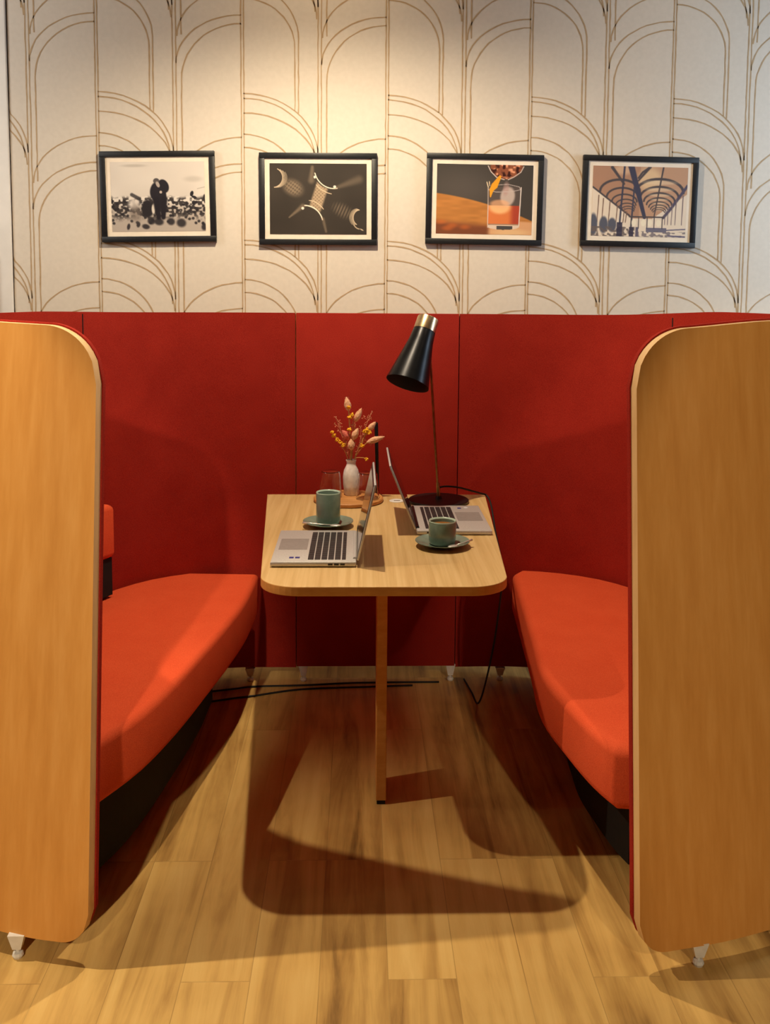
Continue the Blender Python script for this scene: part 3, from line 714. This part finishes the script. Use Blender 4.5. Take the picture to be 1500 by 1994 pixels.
def sstep(a, b, x): t_ = np.clip((x - a) / (b - a), 0, 1); return t_ * t_ * (3 - 2 * t_)
def ell(cx, cy, rx, ry, ang=0, soft=0.12):
    c_, s_ = math.cos(ang), math.sin(ang); x = (U_ - cx) * 1.36; y = V_ - cy; X = (x * c_ + y * s_) / (rx * 1.36); Y = (-x * s_ + y * c_) / ry
    return 1 - sstep(1 - soft, 1 + soft, np.sqrt(X * X + Y * Y))
def seg(x0, y0, x1, y1, w0, w1=None, soft=0.4):
    w1 = w0 if w1 is None else w1; A = 1.36
    dx, dy = (x1 - x0) * A, y1 - y0; px, py = (U_ - x0) * A, V_ - y0
    t_ = np.clip((px * dx + py * dy) / (dx * dx + dy * dy), 0, 1); d = np.hypot(px - t_ * dx, py - t_ * dy); w__ = w0 + (w1 - w0) * t_
    return 1 - sstep(w__ * (1 - soft), w__ * (1 + soft), d)
def poly_line(img, pts, col, w0, a=1.0):
    m_ = np.zeros_like(U_)
    for (x0, y0), (x1, y1) in zip(pts, pts[1:]): m_ = np.maximum(m_, seg(x0, y0, x1, y1, w0))
    return mix(img, col, m_ * a)
def pigeons():
    img = np.ones((NH, NW, 3)) * np.array((222, 208, 190)) / 255
    img = mix(img, (196, 182, 166), 0.5 * vnoise(5, 4, 2) * (V_ < 0.5))
    img = mix(img, (170, 158, 142), 0.55 * ell(0.25, 0.055, 0.12, 0.02, 0, .6)); img = mix(img, (170, 158, 142), 0.4 * ell(0.88, 0.25, 0.09, 0.04, 0, .6))
    img = mix(img, (168, 152, 136), sstep(0.55, 0.72, V_) * 0.8)
    crowd = sstep(0.50, 0.56, V_ + 0.04 * vnoise(30, 3, 9)) * (1 - sstep(0.74, 0.86, V_ + 0.08 * (vnoise(12, 3, 4) - 0.5)))
    n = vnoise(46, 36, 11); img = mix(img, (58, 52, 50), crowd * sstep(0.36, 0.52, n) * 0.95)
    img = mix(img, (214, 204, 190), crowd * sstep(0.80, 0.9, vnoise(52, 40, 21)) * 0.8)
    rp_ = random.Random(4)
    for k in range(90):
        x = rp_.random(); y = 0.56 + 0.34 * rp_.random() ** 1.2
        if rp_.random() < 0.6 and y > 0.8: continue
        img = mix(img, (44, 40, 42), 0.85 * ell(x, y, 0.016, 0.020, rp_.uniform(-.6, .6), .3))
    for x, y, a_, b_ in ((0.175, 0.93, .017, .045), (0.28, 0.90, .02, .04), (0.36, 0.93, .04, .035), (0.50, 0.86, .05, .05), (0.63, 0.86, .04, .05), (0.74, 0.88, .05, .06), (0.985, 0.94, .03, .05), (0.42, 0.85, .04, .05), (0.99, 0.51, .012, .04)):
        img = mix(img, (46, 42, 44), 0.9 * ell(x, y, a_, b_, 0.2, .35))
    img = mix(img, (214, 200, 184), 0.9 * ell(0.24, 0.60, .06, .08, .3, .5)); img = mix(img, (120, 106, 94), .6 * ell(0.26, 0.74, .06, .12, 0, .5))
    img = mix(img, (52, 48, 48), 0.8 * seg(0.22, 0.47, 0.30, 0.53, 0.025)); img = mix(img, (46, 42, 44), ell(0.385, 0.67, .065, .13, 0, .2)); img = mix(img, (214, 200, 180), ell(0.445, 0.68, .018, .07, 0, .3))
    # the standing figure in a dark coat
    img = mix(img, (44, 40, 44), ell(0.50, 0.43, .085, .15, 0.1, .1)); img = mix(img, (44, 40, 44), ell(0.56, 0.35, .055, .10, -.4, .1))
    img = mix(img, (44, 40, 44), ell(0.52, 0.52, .07, .16, 0, .1)); img = mix(img, (40, 36, 40), seg(0.48, 0.55, 0.50, 0.80, .05, .035)); img = mix(img, (40, 36, 40), seg(0.56, 0.55, 0.55, 0.80, .05, .03))
    img = mix(img, (90, 82, 78), ell(0.485, 0.275, .033, .04)); img = mix(img, (176, 160, 146), ell(0.50, 0.325, .018, .045, -.4)); img = mix(img, (190, 172, 154), ell(0.53, 0.435, .014, .02))
    img = mix(img, (46, 42, 44), ell(0.86, 0.46, .018, .04, .3)); img = mix(img, (46, 42, 44), ell(0.885, 0.51, .028, .018, .3)); img = mix(img, (160, 148, 134), 0.6 * seg(0.92, 0.39, 1.0, 0.365, .006))
    return img
def columns():
    img = np.ones((NH, NW, 3)) * np.array((66, 58, 50)) / 255; img = mix(img, (52, 46, 40), vnoise(6, 5, 3) * .6)
    gold = (224, 196, 158); tan = (150, 128, 102)
    img = mix(img, tan, .8 * ell(.24, .34, .10, .10, .5, .5)); img = mix(img, (70, 58, 48), .6 * ell(.24, .34, .10, .10, .5, .5) * (np.sin(U_ * 150) * np.sin(V_ * 110 + U_ * 40) > 0.2))
    img = mix(img, tan, .6 * ell(.75, .66, .10, .08, .5, .6) * (0.5 + 0.5 * np.sin(U_ * 190 + V_ * 60)))
    body = seg(.55, .28, .47, .62, .085, .085, .25) * (1 - ell(.63, .14, .17, .215, .35, .03)) * (1 - ell(.38, .83, .19, .22, .5, .03))
    img = mix(img, (176, 150, 118), body); img = mix(img, (110, 90, 70), body * .6 * ((np.sin(U_ * 170) * np.sin(V_ * 130) > 0.3)))
    def arc(cx, cy, rx, ry, a0, a1, w_, col, a=1.0):
        return poly_line(img, [(cx + rx * math.cos(math.radians(a0 + (a1 - a0) * k / 14)), cy + ry * math.sin(math.radians(a0 + (a1 - a0) * k / 14))) for k in range(15)], col, w_, a)
    img = arc(.66, .06, .20, .29, 80, 165, .007, (246, 226, 196)); img = arc(.68, .06, .26, .37, 100, 140, .005, gold)
    img = arc(.36, .86, .19, .27, -90, -15, .008, (246, 226, 196)); img = arc(.40, .86, .20, .34, -88, -40, .005, gold)
    for k in range(4): img = arc(.03 + .004 * k, .20, .105 + .010 * k, .14 + .004 * k, -60 + 10 * k, 80 - 6 * k, .006, gold, .9 - .15 * k)
    for k in range(4): img = arc(.93 - .008 * k, .76, .07 + .004 * k, .11 + .006 * k, 120 + 4 * k, 265, .006, gold, .9 - .15 * k)
    img = arc(.93, .76, .08, .16, 95, 140, .007, gold, .8); img = mix(img, gold, .9 * ell(.95, .93, .02, .008, .5, .4))
    img = mix(img, tan, .55 * seg(.44, .05, .43, .24, .02, .04, .8)); img = mix(img, tan, .4 * seg(.68, .34, .92, .22, .02, .05, .9))
    img = mix(img, tan, .6 * seg(.34, .60, .20, .76, .03, .01, .8)); img = mix(img, tan, .5 * seg(.55, .78, .58, .96, .02, .015, .8))
    img = mix(img, (236, 220, 196), ell(.67, .325, .015, .02)); img = mix(img, (236, 220, 196), ell(.34, .63, .014, .02)); img = mix(img, (236, 220, 196), ell(.465, .19, .012, .02))
    return img
def cocktail():
    img = np.ones((NH, NW, 3)) * np.array((70, 64, 58)) / 255; img = mix(img, (96, 86, 78), .6 * ell(.3, .35, .3, .25, 0, .9))
    bar = sstep(-.01, .01, V_ - (.42 + .16 * U_ + .22 * U_ * U_))
    img = mix(img, (196, 128, 66), bar); img = mix(img, (150, 96, 48), bar * vnoise(10, 30, 6) * .5); img = mix(img, (112, 62, 44), bar * sstep(.0, .12, V_ - (.76 + .10 * U_)) * (U_ < .62) * .85)
    for x, y in ((.05, .83), (.17, .88), (.12, .92), (.30, .90)): img = mix(img, (206, 106, 50), .55 * ell(x, y, .05, .03, 0, .8))
    img = mix(img, (212, 156, 110), sstep(.78, .82, V_ - .08 * (U_ - .8)) * sstep(.52, .58, U_)); img = mix(img, (226, 184, 130), .7 * ell(.78, .97, .18, .05, 0, .6))
    # mixing glass above
    g = ell(.72, .0, .17, .20, 0, .06); img = mix(img, (150, 84, 56), g * .9); img = mix(img, (224, 150, 110), g * sstep(.55, .8, vnoise(40, 30, 8))); img = mix(img, (60, 30, 26), g * sstep(.6, .8, vnoise(36, 26, 18)))
    img = poly_line(img, [(.53, .02), (.56, .10), (.62, .18), (.70, .21)], (216, 196, 180), .006); img = poly_line(img, [(.90, .02), (.87, .10), (.80, .17), (.74, .21)], (206, 186, 170), .006)
    # tumbler
    tum = (sstep(.535, .545, U_) * (1 - sstep(.865, .875, U_)) * sstep(.30, .32, V_) * (1 - ((V_ > .88 + .05 * np.sqrt(np.clip(1 - ((U_ - .70) / .17) ** 2, 0, 1))))))
    img = mix(img, (110, 92, 84), tum * .45)
    liq = tum * (V_ > .58) * (V_ < .845); img = mix(img, (216, 120, 66), liq); img = mix(img, (160, 56, 44), liq * sstep(.74, .82, U_) * .8); img = mix(img, (240, 180, 120), liq * ell(.66, .60, .11, .10, 0, .3))
    img = mix(img, (222, 196, 178), .75 * ell(.74, .45, .075, .14, .15, .2)); img = mix(img, (180, 140, 128), .6 * ell(.72, .34, .03, .10, .1, .4)); img = mix(img, (236, 170, 120), .7 * ell(.66, .56, .10, .06, 0, .3))
    img = mix(img, (232, 208, 184), tum * (V_ > .86) * .8); img = mix(img, (70, 66, 64), tum * (V_ > .875) * (U_ > .63) * (U_ < .80) * .95)
    img = poly_line(img, [(.535, .33), (.54, .90)], (214, 190, 170), .005); img = poly_line(img, [(.878, .32), (.865, .86)], (226, 206, 190), .007)
    img = poly_line(img, [(.54, .36), (.62, .29), (.74, .275), (.86, .31), (.87, .35), (.78, .38), (.62, .39), (.55, .37)], (196, 178, 166), .005, .8)
    # orange peel
    for s_ in ((.655, .17, .60, .30, .02, .045), (.60, .30, .57, .36, .045, .03), (.57, .36, .56, .46, .03, .008)): img = mix(img, (236, 156, 44), seg(s_[0], s_[1], s_[2], s_[3], s_[4], s_[5], .15))
    img = mix(img, (240, 214, 170), seg(.52, .25, .535, .32, .006)); img = mix(img, (240, 214, 170), seg(.545, .24, .55, .30, .005))
    return img
def hall():
    img = np.ones((NH, NW, 3)) * np.array((230, 208, 180)) / 255
    wood = (176, 132, 104); iron = (84, 76, 76)
    vx1, vx2 = .44, .71
    roof1 = ell(.28, .62, .42, .62, 0, .02) * (V_ < .72); roof2 = ell(.77, .58, .38, .58, 0, .02) * (V_ < .72)
    low1 = (V_ < .30 + (U_) * 1.05); low2 = (V_ < .32 + (1.0 - U_) * 1.25) & (V_ < -.35 + U_ * 2.1 + .0)
    img = mix(img, wood, np.clip((U_ < .5) * low1 * (V_ < .74) + 0.0, 0, 1)); img = mix(img, (192, 148, 116), np.clip((U_ >= .5) * (V_ < .38 + (1 - U_) * 1.0) * (V_ < .74), 0, 1))
    img = mix(img, (228, 192, 146), .8 * ell(.60, .18, .12, .16, -.3, .4)); img = mix(img, (226, 188, 150), .6 * ell(.32, .05, .10, .07, 0, .5))
    def arch(cx, cy, rx, ry, w_, col=iron, a=1): return poly_line(img, [(cx + rx * math.cos(PI * k / 16), cy - ry * math.sin(PI * k / 16)) for k in range(17)], col, w_, a)
    for k in range(8):
        f = .80 ** k
        img = arch(.71 + .0 * k, .72 - .36 * f, .24 * f + .01, .19 * f, .016 * f + .003)
        img = mix(img, (232, 206, 166), .5 * ell(.71, .72 - .50 * f, .17 * f, .03 * f, 0, .5))
    for k in range(7):
        f = .78 ** k
        img = arch(.42 - .13 * f, .72 - .36 * f, .20 * f + .01, .17 * f, .014 * f + .003)
    img = poly_line(img, [(0, .30), (.12, .42), (.28, .58), (.40, .70)], iron, .012); img = poly_line(img, [(1.0, .26), (.92, .42), (.84, .58), (.76, .72)], (88, 82, 96), .020)
    img = mix(img, (72, 70, 84), seg(.40, .0, .56, .72, .045, .025, .2)); img = mix(img, (74, 72, 84), seg(.33, .0, .30, .82, .014, .012)); img = mix(img, iron, seg(.74, .0, .66, .72, .012, .008))
    img = mix(img, iron, seg(.20, .02, .33, .25, .022, .015)); img = mix(img, iron, seg(.60, .0, .48, .20, .02, .012)); img = mix(img, (76, 74, 86), seg(.44, .3, .42, .9, .012)); img = poly_line(img, [(.48, .16), (.52, .08), (.60, .0)], iron, .014)
    for k, x in enumerate((.07, .12, .19, .27, .345, .37)): img = mix(img, (130, 100, 84), seg(x, .42 + .045 * k, x - .01, .80, .008, .006))
    for k, x in enumerate((.96, .89, .85, .81, .78)): img = mix(img, (120, 100, 100), seg(x, .40 + .06 * k, x - .005, .82, .008 - .001 * k, .005))
    img = poly_line(img, [(.40, .715), (.76, .715)], iron, .010)
    for x in (.45, .55, .62, .71): img = mix(img, (240, 222, 190), ell(x, .80, .025, .05, 0, .15)); 
    for x in (.42, .50, .59, .665, .75): img = mix(img, iron, seg(x, .72, x, .88, .007))
    for x, h in ((.02, .16), (.13, .12), (.22, .10)): img = mix(img, (92, 92, 100), ell(x, .84, .045, h, 0, .2))
    img = mix(img, (110, 96, 90), (V_ > .86) * (U_ < .46) * sstep(.35, .6, vnoise(44, 40, 7)) * .9)
    img = mix(img, (62, 58, 72), (V_ > .80) * (U_ > .27) * (U_ < .33) * .9); img = mix(img, (62, 58, 72), (V_ > .86) * (U_ > .40) * (U_ < .45) * .9); img = mix(img, (76, 70, 90), (V_ > .86) * (U_ > .47) * (U_ < .50) * .8)
    img = mix(img, (86, 84, 104), (V_ > .87) * (V_ < .93) * (U_ > .58) * (U_ < .80) * .8); img = mix(img, (100, 90, 96), (V_ > .92) * (U_ > .5) * sstep(.45, .65, vnoise(40, 50, 15)) * .7)
    img = mix(img, (104, 96, 116), seg(.80, .90, 1.0, .88, .008)); img = mix(img, (104, 96, 116), seg(.82, .98, 1.0, .99, .010))
    return img
def picture(label, cx, cz, w_, h_, rot, painter):
    t = thing('framed_picture', label, 'picture', (cx, WY - 0.001, cz), 0, 'black-framed prints in a row on the wall')
    t.rotation_euler = (0, -rot, 0)
    fw, fd = 0.0215, 0.018; bm = bmesh.new(); a, b = w_ / 2, h_ / 2
    box(bm, (-a, -fd, b - fw), (a, 0, b), 0.0015); box(bm, (-a, -fd, -b), (a, 0, -b + fw), 0.0015)
    box(bm, (-a, -fd, -b + fw), (-a + fw, 0, b - fw), 0.0015); box(bm, (a - fw, -fd, -b + fw), (a, 0, b - fw), 0.0015)
    obj('frame', bm, M_frame, t, 'auto')
    bm = bmesh.new(); box(bm, (-a + fw - 0.001, -0.012, -b + fw - 0.001), (a - fw + 0.001, -0.004, b - fw + 0.001)); obj('mount', bm, M_paper, t)['label'] = 'off-white paper border'
    mg = 0.0185; x0, x1, z0, z1 = -a + fw + mg * .5, a - fw - mg * .5, -b + fw + mg * .5, b - fw - mg * .5
    x0, x1 = -a + fw + mg, a - fw - mg; z0, z1 = -b + fw + mg, b - fw - mg
    img = lin(painter() * np.array((0.97, 1.0, 1.05))); me = bpy.data.meshes.new('print')
    co = np.stack([x0 + (x1 - x0) * U_, np.full_like(U_, -0.0128), z1 - (z1 - z0) * V_], -1).reshape(-1, 3)
    idx = np.arange(NW * NH).reshape(NH, NW)
    fc = np.stack([idx[:-1, :-1], idx[1:, :-1], idx[1:, 1:], idx[:-1, 1:]], -1).reshape(-1, 4)
    me.from_pydata(co.tolist(), [], fc.tolist())
    ca = me.color_attributes.new('paint', 'FLOAT_COLOR', 'POINT')
    ca.data.foreach_set('color', np.concatenate([img.reshape(-1, 3), np.ones((NW * NH, 1))], 1).ravel().astype(np.float32))
    me.materials.append(M_print); o = bpy.data.objects.new('print', me); COL.objects.link(o); o.parent = t
    return t
picture('black-framed monochrome photo of a dark-coated figure among pigeons, leftmost on the wall', -0.7735, 1.800, 0.437, 0.343, math.radians(1.0), pigeons)
picture('black-framed dark sepia photo of curved lit columns, second from the left', -0.1615, 1.7965, 0.452, 0.349, math.radians(0.2), columns)
picture('black-framed colour photo of a whisky glass with orange peel, above the desk lamp', 0.480, 1.801, 0.452, 0.346, math.radians(-0.6), cocktail)
picture('black-framed photo of an iron-arched market hall, rightmost on the wall', 1.083, 1.798, 0.450, 0.348, math.radians(-0.85), hall)
